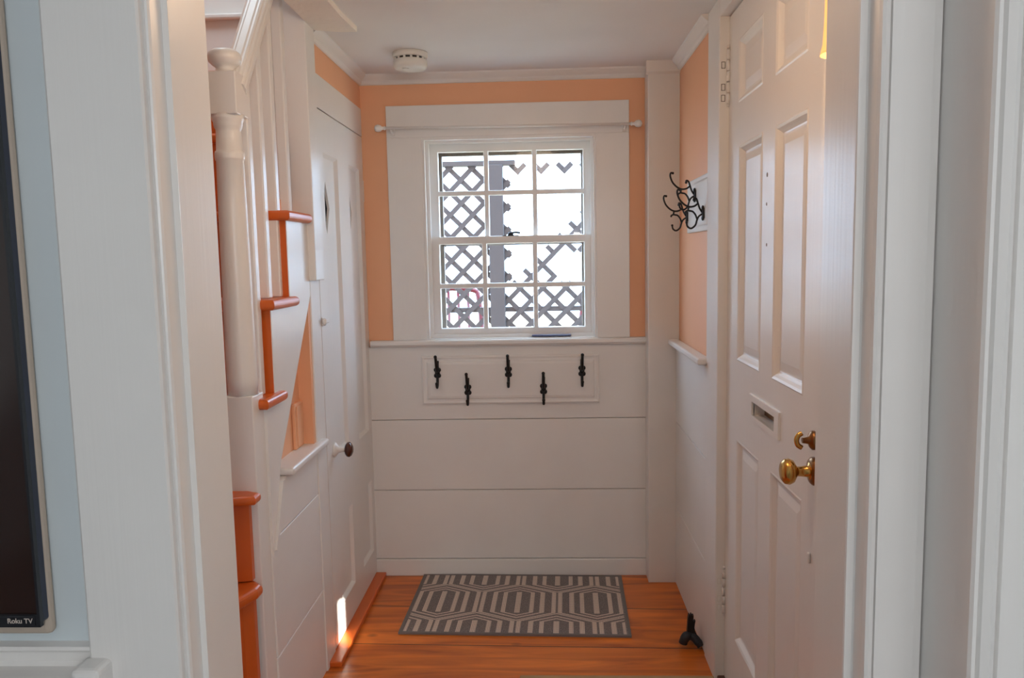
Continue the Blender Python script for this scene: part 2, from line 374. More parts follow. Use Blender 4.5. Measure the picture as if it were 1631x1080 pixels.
struct('wall_closet_inside', bm, 'dark', 'inside of the closet with its shade painted dark', 'wall')
# doorway wall between living room and hall
OPL, OPR = -.4595, .385
bm = BM(); box(bm, -2.7, OPL - .012, .97, 1.10, 0, 3.6); box(bm, OPR + .012, 2.7, .97, 1.10, 0, 3.6); box(bm, OPL - .012, OPR + .012, .97, 1.10, 2.06, 3.6)
struct('wall_front', bm, 'cool', 'pale wall of the near room around the open doorway', 'wall')
# living room shell behind the camera; assumed thin gap lets the sun in
gx = 2.28; gz = 1.86
struct('wall_living_back', grid_slab(BM(), 'y', (-2.7, 2.7), (0, 2.5), [(gx - .038, gx + .038, 1.85, 2.03)], -3.0, -2.94), 'cool', 'wall behind the viewer with an assumed thin gap for the sun', 'wall')
struct('wall_living_left', box(BM(), -2.7, -2.62, -3.0, 1.0, 0, 2.5), 'cool', 'left wall of the near room', 'wall')
struct('wall_living_right', box(BM(), 2.62, 2.7, -3.0, 1.0, 0, 2.5), 'cool', 'right wall of the near room', 'wall')

# doorway casings and jambs of the near opening
def casing_left():
    prof = [(-.596, .97), (-.596, .948), (-.593, .946), (-.4785, .946), (-.476, .949), (-.4755, .958), (-.472, .956), (-.4695, .957), (-.468, .961), (-.467, .988), (-.459, .988), (OPL, .990), (OPL, 1.101), (-.475, 1.101), (-.475, .97)]
    bm = BM(); prism(bm, prof, 'z', 0, 2.06); return bm
struct('trim_11', casing_left(), 'white_dark', 'wide white doorway casing with stepped beads beside the television', 'door casing')
def casing_right():
    prof = [(.461, .97), (.461, .953), (.459, .947), (.449, .944), (.402, .944), (.401, .949), (.3995, .944), (.394, .942), (.3905, .944), (.389, .950), (.3885, .974), (.3870, .977), (.3785, .977), (.3775, .980), (.3835, 1.104), (.41, 1.104), (.41, .97)]
    bm = BM(); prism(bm, prof, 'z', 0, 2.06); return bm
struct('trim_12', casing_right(), 'white_dark', 'white doorway casing on the right of the opening', 'door casing')
bm = BM(); box(bm, -.596, .461, .946, .97, 2.06, 2.18, .002); box(bm, OPL, OPR, .97, 1.10, 2.045, 2.062, .002)
struct('trim_13', bm, 'white', 'white head casing over the near doorway', 'door casing')
# the jog of wall right of the doorway, with its own beaded edge board
struct('wall_jog', box(BM(), .461, 2.62, .852, .972, 0, 2.36), 'white', 'pale grey return wall right of the doorway', 'wall')
bm = BM(); prism(bm, [(.4595, .852), (.4595, .842), (.462, .838), (.466, .838), (.4665, .842), (.470, .836), (.478, .832), (.4845, .836), (.485, .840), (.488, .834), (.640, .834), (.640, .852)], 'z', 0, 2.3)
struct('trim_14', bm, 'white', 'white beaded edge board at the far right', 'trim board')
# chair rail on the television wall
bm = BM(); prism(bm, [(.97, .850), (.945, .854), (.925, .860), (.916, .868), (.914, .876), (.918, .884), (.928, .887), (.955, .887), (.959, .892), (.959, .904), (.956, .906), (.954, .909), (.956, .913), (.97, .9145)], 'x', -2.6, -.598)
box(bm, -.604, -.566, .913, .952, .868, .9035, .008, 3)
struct('trim_15', bm, 'white', 'moulded white chair rail below the television', 'chair rail')

# plaster soffit slab in the ceiling corner
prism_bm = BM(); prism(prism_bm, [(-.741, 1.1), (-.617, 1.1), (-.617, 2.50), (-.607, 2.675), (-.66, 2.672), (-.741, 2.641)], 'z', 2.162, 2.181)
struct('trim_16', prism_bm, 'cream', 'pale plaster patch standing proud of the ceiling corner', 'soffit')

# ------------------------------------------------------------------ hall window
win = thing('window_1', (-.142, 3.38, 1.06), 'white six-over-six sash window of the entry hall', 'window', kind='structure')
bm = BM(); box(bm, -.655, -.507, 3.362, YB, 1.058, 1.918, .002); obj('side_casing', bm, 'white', win)
bm = BM(); box(bm, .225, .365, 3.362, YB, 1.058, 1.918, .002); obj('side_casing', bm, 'white', win)
bm = BM(); box(bm, -.655, .365, 3.3618, YB, 1.918, 2.050, .002); obj('head_casing', bm, 'white', win)
bm = BM(); grid_slab(bm, 'y', (-.512, .229), (1.052, 1.922), [(-.497, .2165, 1.062, 1.906)], 3.366, 3.535); obj('window_frame', bm, 'white', win)
bm = BM(); grid_slab(bm, 'y', (-.500, .2195), (1.058, 1.908), [(-.482, .2045, 1.078, 1.894)], 3.395, 3.405)
grid_slab(bm, 'y', (-.498, .2185), (1.058, 1.908), [(-.482, .2045, 1.078, 1.894)], 3.478, 3.488); obj('stop_bead', bm, 'white', win)
def sash(name, x0, x1, z0, z1, gx0, gx1, gz0, gz1, mxs, mz, y0, y1):
    bm = BM(); w2 = .0085
    cols = [gx0, *[c for mx in mxs for c in (mx - w2, mx + w2)], gx1]; rows = [gz0, mz - w2, mz + w2, gz1]
    holes = [(cols[2 * i], cols[2 * i + 1], rows[2 * j], rows[2 * j + 1]) for i in range(3) for j in range(2)]
    grid_slab(bm, 'y', (x0, x1), (z0, z1), holes, y0, y1)
    # bevelled glazing edge inside each light
    for h in holes:
        rings_panel(bm, 'y', (h[0] - .0005, h[1] + .0005, h[2] - .0005, h[3] + .0005), [(0, y0 - .0006), (.003, y0 + .004), (.003, y0 + .012)], cap=False)
    s_ = obj(name, bm, 'white', win)
    for h in holes:
        b2 = BM(); ym = (y0 + y1) / 2 + .003; box(b2, h[0], h[1], ym, ym + .003, h[2], h[3]); obj('pane', b2, 'glass', s_)
    return s_
lo_s = sash('lower_sash', -.496, .2185, 1.062, 1.499, -.450, .177, 1.102, 1.470, (-.254, -.036), 1.288, 3.405, 3.437)
up_s = sash('upper_sash', -.496, .2185, 1.468, 1.898, -.451, .177, 1.499, 1.865, (-.242, -.033), 1.687, 3.440, 3.472)
bm = BM(); box(bm, -.175, -.105, 3.412, 3.434, 1.4985, 1.502); lathe(bm, [(0, .013), (.010, .012), (.014, .008)], (-.140, 3.424, 1.502), 'z', 16)
tube(bm, [(-.140, 3.422, 1.512), (-.120, 3.412, 1.514), (-.098, 3.408, 1.512)], .0045, 8); obj('sash_lock', bm, 'darkiron', win)
bm = BM(); grid_slab(bm, 'y', (-.500, .222), (1.058, 1.912), [(-.441, .170, 1.095, 1.855), ], 3.505, 3.530)
box(bm, -.45, .18, 3.505, 3.525, 1.462, 1.482); obj('storm_frame', bm, 'stormbrown', win)
obj('weather_strip', box(BM(), -.055, .115, 3.372, 3.392, 1.0645, 1.0725, .003), 'strip', None, 'thin blue-grey strip lying on the sill of the hall window', 'strip')

# ------------------------------------------------------------------ curtain rod
rod = thing('curtain_rod', (-.142, 3.30, 1.952), 'thin white curtain rod with knob finials above the hall window', 'curtain rod')
bm = BM(); tube(bm, [(-.648, 3.315, 1.952), (.366, 3.315, 1.944)], .0055, 10, False); obj('rod', bm, 'white', rod)
for sx_, xx, zz in ((-1, -.648, 1.952), (1, .366, 1.944)):
    bm = BM(); lathe(bm, [(0, .006), (.004 * sx_, .009), (.008 * sx_, .006), (.016 * sx_, .0075), (.022 * sx_, .013), (.033 * sx_, .0155), (.043 * sx_, .012), (.047 * sx_, .003)], (xx, 3.315, zz), 'x', 20); obj('finial', bm, 'white', rod)
    bm = BM(); xb = xx - sx_ * .022; box(bm, xb - .008, xb + .008, 3.352, 3.363, zz - .025, zz + .012, .002); tube(bm, [(xb, 3.358, zz - .012), (xb, 3.330, zz - .014), (xb, 3.313, zz - .006)], .005, 8); obj('bracket', bm, 'white', rod)

# ------------------------------------------------------------------ smoke detector
sm = thing('smoke_detector', (-.49, 3.035, 2.18), 'round off-white smoke detector on the ceiling left of the window', 'smoke detector')
c = (-.49, 3.035, 0)
bm = BM(); lathe(bm, [(2.181, .066), (2.165, .066), (2.160, .063)], c, 'z', 40); obj('base', bm, 'plastic', sm)
bm = BM(); lathe(bm, [(2.160, .055), (2.152, .055)], c, 'z', 40); obj('vent_gap', bm, 'slot', sm)
bm = BM(); lathe(bm, [(2.153, .058), (2.151, .064), (2.132, .064), (2.124, .060), (2.120, .050), (2.1185, .02)], c, 'z', 40)
for k in range(14):
    a = 2 * math.pi * k / 14; box(bm, c[0] + .0575 * math.cos(a) - .004, c[0] + .0575 * math.cos(a) + .004, c[1] + .0575 * math.sin(a) - .004, c[1] + .0575 * math.sin(a) + .004, 2.150, 2.163)
obj('cover', bm, 'plastic', sm)
bm = BM(); lathe(bm, [(2.1186, .012), (2.1165, .011)], (-.505, 3.01, 0), 'z', 16); obj('test_button', bm, 'plastic', sm)

# ------------------------------------------------------------------ coat rack with five hooks on the back wall
rk = thing('coat_rack', (-.15, 3.364, .78), 'white moulded board with five black coat hooks under the window', 'coat rack')
bm = BM(); rings_panel(bm, 'y', (-.535, .233, .778, .988), [(0, 3.364), (0, 3.352), (.006, 3.349), (.014, 3.352), (.022, 3.352), (.026, 3.346), (.036, 3.344)])
obj('board', bm, 'white_h', rk)
def coat_hook():
    bm = BM()   # local: wall plane y=0, hook comes out to -y, centre of the clover at z=0
    for dx, dz in ((-.0065, .012), (.0065, .012), (-.0065, -.013), (.0065, -.013)): ball(bm, (dx, -.002, dz), .0092, 1, .5, 1.1)
    ball(bm, (0, -.004, 0), .011, 1, .7, 1)
    tube(bm, [(0, -.003, .01), (0, -.004, .035), (.001, -.004, .052)], [.0070, .0062], 8)
    tube(bm, [(0, -.006, .002), (0, -.020, .012), (0, -.032, .035), (0, -.046, .062), (0, -.055, .073)], .0062, 8); ball(bm, (0, -.056, .075), .0072)
    tube(bm, [(0, -.004, -.01), (0, -.006, -.035), (0, -.012, -.055), (0, -.024, -.062), (0, -.033, -.052), (0, -.034, -.046)], .0058, 8); ball(bm, (0, -.034, -.044), .007)
    return bm
first = None
for (hx, hz) in ((-.465, .918), (-.335, .842), (-.158, .918), (-.008, .842), (.158, .918)):
    if first is None:
        first = obj('coat_hook', coat_hook(), 'iron', rk)
        first.location = Vector((hx, 3.344, hz)) - Vector(rk['_w']); first.data.transform(Matrix.Translation(Vector(rk['_w'])))
    else:
        o = first.copy(); COL.objects.link(o); o.parent = rk; o.location = Vector((hx, 3.344, hz)) - Vector(rk['_w'])

# ------------------------------------------------------------------ scroll hooks on the right wall
sr = thing('scroll_coat_rack', (.56, 2.85, 1.48), 'white board with three black scrollwork iron hooks on the peach right wall', 'coat rack')
bm = BM(); rings_panel(bm, 'x', (2.658, 3.045, 1.486, 1.676), [(0, .5605), (0, .551), (.004, .549), (.014, .5485), (.018, .551), (.022, .5485), (.03, .5475)]); obj('board', bm, 'white_h', sr)
def scroll_hook(o):
    bm = BM(); ox, oy, oz = o
    f = lambda p: (ox + p[0], oy, oz + p[1])
    S_ = [[(0, 0), (-.010, .016), (-.016, .033), (-.021, .048), (-.029, .052), (-.030, .045)],
          [(-.017, .032), (-.028, .024), (-.045, .022), (-.062, .030), (-.078, .047), (-.086, .068), (-.084, .080), (-.077, .079)],
          [(0, -.002), (-.013, -.011), (-.019, -.023), (-.025, -.041), (-.039, -.051), (-.051, -.044), (-.054, -.031)],
          [(-.047, .022), (-.048, .010), (-.034, .006), (-.024, -.006), (-.019, -.020)],
          [(-.048, .010), (-.057, .006), (-.058, .000)]]
    for s_ in S_: tube(bm, [f(p) for p in s_], .0032, 8)
    for e in (S_[0][-1], S_[1][-1], S_[2][-1]): ball(bm, f(e), .0045)
    return bm
for (sy, sz) in ((2.8687, 1.6164), (2.7216, 1.5452), (3.0427 - .02, 1.5472)):
    h = obj('scroll_hook', scroll_hook((.543, sy, sz)), 'iron', sr)
    bm = BM(); box(bm, .541, .548, sy - .010, sy + .010, sz - .018, sz + .018, .002); ball(bm, (.543, sy, sz + .017), .009, .5, 1, 1); ball(bm, (.543, sy, sz - .017), .009, .5, 1, 1); obj('mount_plate', bm, 'iron', h)

# ------------------------------------------------------------------ front door (door_1) in the right wall
fd = thing('door_1', (.575, 2.06, 0), 'white six-panel front door with brass knob and mail slot', 'door', kind='structure')
FX = .575
panels = [(2.115, 2.367, 1.843, 2.022), (1.762, 2.001, 1.838, 2.022), (2.108, 2.355, 1.088, 1.721), (1.754, 1.996, 1.088, 1.718), (2.110, 2.350, .212, .850), (1.752, 1.997, .212, .851)]
slot = (1.953, 2.165, .961, .999)
bm = BM(); grid_slab(bm, 'x', (1.612, 2.488), (.022, 2.118), panels + [slot], FX, FX + .04); obj('door_frame', bm, 'white', fd)
for i, p in enumerate(panels):
    bm = BM()
    if i < 4: st = [(-.001, FX + .0005), (.004, FX - .002), (.010, FX + .001), (.016, FX + .007), (.022, FX + .012), (.026, FX + .013), (.030, FX + .013), (.050, FX + .008), (.052, FX + .0075)]
    else: st = [(-.001, FX + .0005), (.004, FX - .001), (.010, FX + .002), (.018, FX + .010), (.021, FX + .012), (.028, FX + .012), (.048, FX + .007), (.05, FX + .0065)]
    rings_panel(bm, 'x', p, st); obj('door_panel', bm, 'white', fd)
# mail slot
bm = BM(); grid_slab(bm, 'x', (1.918, 2.194), (.948, 1.017), [slot], FX - .006, FX + .002)
ms = obj('mail_slot', bm, 'white', fd)
bm = BM(); box(bm, FX + .030, FX + .034, 1.95, 2.17, .958, 1.002); obj('flap', bm, 'brass_dark', ms)
# brass hardware
KY, KZ = 1.672, .939
bm = BM(); lathe(bm, [(0, .030), (-.004, .030), (-.007, .026), (-.012, .019), (-.014, .0125), (-.036, .0105), (-.040, .0145), (-.046, .0245), (-.055, .0285), (-.064, .0265), (-.070, .019), (-.0725, .006)], (FX, KY, KZ), 'x', 32)
k1 = obj('door_knob', bm, 'brass', fd)
bm = BM(); lathe(bm, [(0, .031), (-.005, .0305), (-.010, .0255), (-.0125, .018)], (FX + .0002, KY, KZ), 'x', 32); obj('rosette', bm, 'brass_dark', k1)
bm = BM(); lathe(bm, [(0, .021), (-.005, .021), (-.010, .016), (-.013, .008), (-.026, .006)], (FX, KY + .004, 1.006), 'x', 28); tl = obj('thumb_turn', bm, 'brass_dark', fd)
bm = BM(); tube(bm, [(FX - .027, KY + .004, .990), (FX - .035, KY + .004, .996), (FX - .038, KY + .004, 1.006), (FX - .035, KY + .004, 1.016), (FX - .027, KY + .004, 1.022)], .0055, 10); obj('turn_grip', bm, 'brass', tl)
for hy, hz_, r_ in ((2.064, 1.606, .006), (2.066, 1.532, .0045), (2.061, 1.428, .0045)):
    bm = BM(); lathe(bm, [(.0, r_), (-.0008, r_ * .9)], (FX, hy, hz_), 'x', 12); obj('old_screw_hole', bm, 'hole_shade', fd)  # flat discs whose dark tone stands in for the holes' shade
bm = BM(); box(bm, FX - .007, FX, 1.683, 1.694, .728, .752, .003); obj('peg', bm, 'white', fd)
# hinge side strip and hinges
bm = BM(); box(bm, .5465, .600, 2.4885, 2.4925, 0, 2.135); obj('hinge_strip', bm, 'white', fd)
for hz0, hz1 in ((1.862, 2.026), (.240, .388)):
    bm = BM(); n = 5
    for k in range(n):
        za = hz0 + (hz1 - hz0) * k / n; zb = hz0 + (hz1 - hz0) * (k + 1) / n - .0035
        lathe(bm, [(za, .0058), (zb, .0058)], (FX - .004, 2.4845, 0), 'z', 14)
    lathe(bm, [(hz1, .004), (hz1 + .006, .005), (hz1 + .010, .002)], (FX - .004, 2.4845, 0), 'z', 12); lathe(bm, [(hz0 - .008, .002), (hz0 - .004, .005), (hz0, .004)], (FX - .004, 2.4845, 0), 'z', 12)
    hg = obj('hinge', bm, 'white', fd)
    bm = BM()
    for k in (0, 1, 3): zc_ = hz0 + (hz1 - hz0) * (k + .5) / n; grid_slab(bm, 'y', (.5505, .5625), (zc_ - .009, zc_ + .011), [(.552, .561, zc_ - .0075, zc_ + .0095)], 2.4876, 2.4888)
    obj('hinge_leaf', bm, 'slot' if hz0 > 1 else 'plastic', hg)
struct('trim_17', box(BM(), .553, .70, 1.60, 2.545, 0, .021, .004), 'threshold', 'dark brown threshold of the front door', 'threshold')

# ------------------------------------------------------------------ closet door (door_2) in the left wall
cd = thing('door_2', (XL, 3.02, 0), 'white closet door with diamond cut-outs and a brown knob', 'door', kind='structure')
DX = XL
cp = [(2.767, 2.962, .70, 1.785), (3.126, 3.306, .676, 1.785), (2.772, 2.975, .136, .458), (3.122, 3.313, .136, .455)]
bm = BM(); grid_slab(bm, 'x', (2.660, 3.392), (.022, 1.927), cp, DX - .034, DX); obj('door_frame', bm, 'white', cd)
for i, p in enumerate(cp):
    bm = BM()
    ring = [(0, DX), (.003, DX - .003), (.011, DX - .012), (.013, DX - .013)]
    if i > 1: rings_panel(bm, 'x', p, ring + [(.02, DX - .013)])
    else:
        rings_panel(bm, 'x', p, ring, cap=False)
        u0, u1, v0, v1 = p[0] + .013, p[1] - .013, p[2] + .013, p[3] - .013
        uc = (p[0] + p[1]) / 2 - .02 + (0.0); zc = 1.598; t = DX - .013
        if i == 0: uc = 2.828
        else: uc = 3.166
        dv = [(uc - .043, zc), (uc, zc - .094), (uc + .043, zc), (uc, zc + .094)]
        R = [bm.verts.new((t, *q)) for q in ((u0, v0), (u1, v0), (u1, v1), (u0, v1))]; D = [bm.verts.new((t, *q)) for q in dv]; D2 = [bm.verts.new((t - .009, *q)) for q in dv]
        # R0 bl, R1 br, R2 tr, R3 tl ; D0 left, D1 bottom, D2 right, D3 top
        for f in ((R[0], R[1], D[1]), (R[1], D[2], D[1]), (R[1], R[2], D[2]), (R[2], D[3], D[2]), (R[2], R[3], D[3]), (R[3], D[0], D[3]), (R[3], R[0], D[0]), (R[0], D[1], D[0])): bm.faces.new(f)
        for k in range(4): bm.faces.new((D[k], D[(k + 1) % 4], D2[(k + 1) % 4], D2[k]))
    obj('door_panel', bm, 'white', cd)
bm = BM(); lathe(bm, [(0, .026), (.004, .026), (.008, .021), (.014, .013), (.030, .0085), (.040, .0085)], (DX, 2.752, .729), 'x', 28); kk = obj('door_knob', bm, 'white', cd)
bm = BM(); lathe(bm, [(.038, .010), (.041, .019), (.047, .0265), (.055, .0275), (.062, .022), (.067, .012), (.068, .003)], (DX, 2.752, .729), 'x', 32); obj('knob_ball', bm, 'brownknob', kk)
bm = BM(); box(bm, DX, DX + .006, 2.655, 2.690, 1.185, 1.215, .003); lathe(bm, [(.004, .012), (.012, .013), (.016, .010)], (DX, 2.664, 1.20), 'x', 20); box(bm, DX + .012, DX + .020, 2.650, 2.690, 1.194, 1.210, .004); obj('turn_button', bm, 'white', cd)
for hz0, hz1 in ((1.655, 1.745), (.108, .168)):
    bm = BM()
    for k in range(3): lathe(bm, [(hz0 + (hz1 - hz0) * k / 3, .0055), (hz0 + (hz1 - hz0) * (k + 1) / 3 - .003, .0055)], (DX + .004, 3.392, 0), 'z', 12)
    box(bm, DX - .001, DX + .002, 3.372, 3.390, hz0, hz1); obj('hinge', bm, 'white', cd)
bm = BM(); box(bm, DX - .035, DX + .0015, 2.652, YB, 1.930, 2.045, .002)
struct('trim_18', bm, 'white', 'flat white head board over the closet door', 'door casing')
struct('trim_19', box(BM(), DX - .03, DX + .0015, 2.545, 2.650, 0, 2.04, .002), 'white', 'flat white casing left of the closet door', 'door casing')
struct('trim_20', box(BM(), XL - .005, -.722, 2.57, 3.355, 0, .020, .004), 'orange', 'orange-brown strip on the floor along the closet door', 'threshold')

# wainscot and ledge under the stairs
boards('trim_21', 'x', 2.09, 2.546, [0, .292, .630, .782], -.768, -.80, 'white board wainscot below the staircase')
struct('trim_22', box(BM(), -.84, -.7405, 2.222, 2.610, .782, .806, .009, 3), 'white', 'short white ledge at the foot of the peach triangle', 'ledge')
bmu = BM(); box(bmu, -.84, -.812, 2.09, 2.66, 0, 1.60); box(bmu, -.813, -.769, 2.524, 2.548, .79, 1.42)
struct('wall_under_stairs', bmu, 'peach', 'peach triangle of wall below the staircase', 'wall')
bm = BM(); box(bm, -.812, -.800, 2.438, 2.5225, .806, .955, .003, 2); box(bm, -.800, -.797, 2.449, 2.513, .814, .945, .003, 2)
obj('cover_plate', bm, 'peach', None, 'raised peach-painted cover plate standing on the ledge by the closet casing', 'cover plate')

bm = BM(); prism(bm, [(2.097, .605), (2.103, .600), (2.205, .781), (2.178, .781)], 'x', -.770, -.758)
struct('trim_24', bm, 'white', 'short tapered white strip under the near end of the ledge', 'trim board')

# ================================================================== STAIRCASE
st = thing('staircase', (-.805, 2.055, 0), 'steep orange-brown staircase with white newel, balusters and handrail', 'staircase')
TX = -.745
def tread(nose, ztop, yback, name='tread', th=.030, xback=None):
    """nose: list of (x,y) along the front edge from right to left"""
    pts = nose + [(-1.62, yback), (nose[0][0] if xback is None else xback, yback)]
    bm = BM(); a = [bm.verts.new((x, y, ztop - th)) for x, y in pts]; b = [bm.verts.new((x, y, ztop)) for x, y in pts]; n = len(pts)
    fs = [bm.faces.new(a[::-1]), bm.faces.new(b)] + [bm.faces.new((a[i], a[(i + 1) % n], b[(i + 1) % n], b[i])) for i in range(n)]
    bmesh.ops.recalc_face_normals(bm, faces=fs)
    bmesh.ops.bevel(bm, geom=[e for e in bm.edges if abs(e.verts[0].co.z - e.verts[1].co.z) < 1e-4], offset=th * .42, segments=4, affect='EDGES', profile=.5)
    return obj(name, bm, 'orange', st)
tread([(TX, 2.310), (-1.62, 2.310)], 1.560, 2.538)
tread([(TX, 2.140), (-1.62, 2.140)], 1.304, 2.365)
tread([(TX, 2.055), (-1.62, 2.055)], 1.040, 2.215)
tread([(-.82, 2.48), (-1.62, 2.48)], 1.815, 2.70); tread([(-.905, 2.65), (-1.62, 2.65)], 2.048, 2.92)
tread([(-.759, 2.0), (-.759, 1.962), (-1.2, 1.86), (-1.62, 1.66)], .802, 2.02, th=.026, xback=-.797)
tread([(-.762, 1.985), (-.763, 1.955), (-.780, 1.905), (-.81, 1.84), (-1.15, 1.45), (-1.62, 1.2)], .556, 2.02, th=.034, xback=-.797)
tread([(-.755, 1.97), (-.770, 1.86), (-.86, 1.60), (-1.0, 1.30), (-1.62, 1.15)], .285, 2.02, th=.034, xback=-.797)
def riser(pts, z0, z1):
    bm = BM(); n = len(pts); q = pts + [(x, y + .018) for x, y in pts[::-1]]
    prism(bm, q, 'z', z0, z1); return obj('riser', bm, 'orange', st)
riser([(-.7675, 2.335), (-1.62, 2.335)], 1.304, 1.532); riser([(-.7675, 2.165), (-1.62, 2.165)], 1.040, 1.276)
riser([(-.847, 2.02), (-1.62, 2.02)], .802, 1.012); riser([(-.81, 2.505), (-1.62, 2.505)], 1.56, 1.788); riser([(-.905, 2.675), (-1.62, 2.675)], 1.815, 2.020)
riser([(-.791, 1.994), (-1.2, 1.89), (-1.62, 1.69)], .560, .774)
riser([(-.788, 1.985), (-.796, 1.93), (-.84, 1.86), (-1.17, 1.47), (-1.62, 1.24)], .285, .526); riser([(-.788, 1.98), (-.80, 1.88), (-.89, 1.62), (-1.02, 1.33), (-1.62, 1.18)], 0, .252)
# stringer: stair-cut top, steep straight lower edge
bm = BM(); prism(bm, [(2.092, .585), (2.185, .835), (2.62, 1.395), (2.62, 1.53), (2.336, 1.53), (2.336, 1.274), (2.166, 1.274), (2.166, 1.010), (2.092, 1.010)], 'x', -.788, XL)
obj('stringer', bm, 'white', st)
# newel post
NX, NY = -.813, 2.055
bm = BM(); box(bm, NX - .04, NX + .04, NY - .04, NY + .04, 0, 1.056, .003)
lathe(bm, [(1.050, .0395), (1.10, .0398), (1.35, .0385), (1.55, .0365), (1.672, .0350), (1.674, .0370), (1.680, .0380), (1.690, .0380), (1.696, .0365), (1.698, .0335), (1.745, .0318), (1.752, .0320), (1.757, .0350), (1.764, .0365), (1.770, .0370), (1.776, .0400), (1.790, .0420)], (NX, NY, 0), 'z', 40)
np_ = obj('newel_post', bm, 'white', st)
bm = BM(); box(bm, NX - .04, NX + .04, NY - .04, NY + .04, 1.786, 1.893, .0025); obj('newel_block', bm, 'white', np_)
bm = BM(); lathe(bm, [(1.892, .034), (1.896, .030), (1.900, .0235), (1.908, .0225), (1.913, .030), (1.922, .0395), (1.933, .0425), (1.944, .0395), (1.953, .028), (1.957, .012), (1.9575, .002)], (NX, NY, 0), 'z', 36); obj('finial', bm, 'white', np_)
# handrail
d = Vector((0, .62, .785)).normalized(); nrm = Vector((0, -.785, .62)).normalized(); c0 = Vector((-.800, 2.130, 1.937))
prof = [(-.026, -.026), (-.033, -.012), (-.034, .006), (-.028, .019), (-.014, .026), (.014, .026), (.028, .019), (.034, .006), (.033, -.012), (.026, -.026)]
bm = BM(); rr = []
for t in (-.10, .66):
    rr.append([bm.verts.new(c0 + d * (t + (-.0 if t > 0 else (.62 / .785) * v * -0.0)) + Vector((u, 0, 0)) + nrm * v) for u, v in prof])
n = len(prof); fs = [bm.faces.new(rr[0]), bm.faces.new(rr[1][::-1])] + [bm.faces.new((rr[0][k], rr[1][k], rr[1][(k + 1) % n], rr[0][(k + 1) % n])) for k in range(n)]
bmesh.ops.recalc_face_normals(bm, faces=fs); bmesh.ops.bevel(bm, geom=[e for e in bm.edges if abs((e.verts[0].co - e.verts[1].co).normalized().dot(d)) > .99], offset=.005, segments=2, affect='EDGES')
obj('handrail', bm, 'white', st)
# balusters
for by, bz in ((2.135, 1.040), (2.232, 1.304), (2.335, 1.304), (2.452, 1.560)):
    ztop = c0.z + (by - c0.y) * .785 / .62 - .030
    bm = BM(); box(bm, -.8165, -.7855, by - .0155, by + .0155, bz, ztop, .004); obj('baluster', bm, 'white', st)
# boxed post that drops from the ceiling beside the stairs
bm = BM(); box(bm, -.812, -.742, 2.542, 2.640, 1.345, 2.60, .003)
struct('trim_23', bm, 'white', 'white boxed post hanging from the ceiling to the stringer', 'post')

# ================================================================== floor objects
rug = BM(); box(rug, -.435, .435, -.274, .274, 0, .007, .002)
ro = obj('patterned_rug', rug, 'rug', None, 'grey rug with pale nested hexagon lines under the hall window', 'rug', kind='keep')
ro.location = (-.124, 3.073, .0005); ro.rotation_euler = (0, 0, math.radians(-1.7)); ro['_w'] = (0, 0, 0)
bm = BM(); grid_slab(bm, 'z', (-.437, .437), (-.276, .276), [(-.427, .427, -.267, .267)], 0, .0085); obj('binding', bm, 'rughem', ro)
bm = BM(); box(bm, -.10, .545, 1.55, 2.507, .0005, .010, .003); obj('doormat', bm, 'mat', None, 'tan doormat whose back edge shows at the bottom of the picture', 'doormat')

# cast iron door stop
ds = thing('door_stop', (.515, 2.725, 0), 'small dark cast-iron door stop against the right wall', 'door stop')
bm = BM()
tube(bm, [(.508, 2.722, .046), (.494, 2.714, .044), (.484, 2.712, .030), (.480, 2.712, .016)], [.015, .017, .016, .013], 12)
tube(bm, [(.508, 2.722, .044), (.522, 2.712, .036), (.536, 2.704, .020), (.542, 2.700, .012)], [.015, .015, .014, .012], 12)
tube(bm, [(.508, 2.722, .044), (.512, 2.745, .034), (.516, 2.765, .012)], [.014, .013, .011], 10)
obj('base', bm, 'darkiron', ds)
bm = BM(); prism(bm, [(.494, .040), (.496, .075), (.498, .108), (.500, .121), (.503, .125), (.506, .118), (.510, .127), (.514, .119), (.518, .122), (.518, .109), (.515, .102), (.518, .098), (.522, .099), (.525, .101), (.523, .090), (.521, .075), (.524, .058), (.530, .048), (.526, .038)], 'y', 2.712, 2.730, .0015)
obj('stem', bm, 'iron', ds)
bm = BM(); lathe(bm, [(0, .0055), (-.0015, .005)], (.515, 2.7055, .036), 'y', 14); obj('sticker', bm, 'sticker', ds)

# ------------------------------------------------------------------ wall sconce by the front door
SCX, SCY = .516, 1.40
wl = thing('wall_sconce', (XR, SCY, 1.72), 'lit amber glass wall sconce peeking past the right jamb', 'wall lamp')
bm = BM(); lathe(bm, [(1.7425, .0385), (1.748, .0375), (1.760, .0345), (1.80, .0325), (1.86, .0315), (1.93, .026), (1.95, .020), (1.952, .004)], (SCX, SCY, 0), 'z', 32)
bmesh.ops.delete(bm, geom=[f for f in bm.faces if len(f.verts) > 4 and f.calc_center_median().z < 1.74], context='FACES')
obj('glass_shade', bm, 'shade', wl)
bm = BM(); lathe(bm, [(0, .035), (-.008, .034), (-.012, .010)], (.5475, SCY, 1.985), 'x', 24); tube(bm, [(.54, SCY, 1.985), (.52, SCY, 2.0), (.502, SCY, 1.99), (SCX, SCY, 1.95)], .005, 8); obj('arm', bm, 'brass', wl)
sl = light('sconce_bulb', 'POINT', (SCX, SCY, 1.745), 1.2, (1, .60, .28), .015); sl.parent = wl; sl.location = Vector((SCX, SCY, 1.722)) - Vector(wl['_w'])

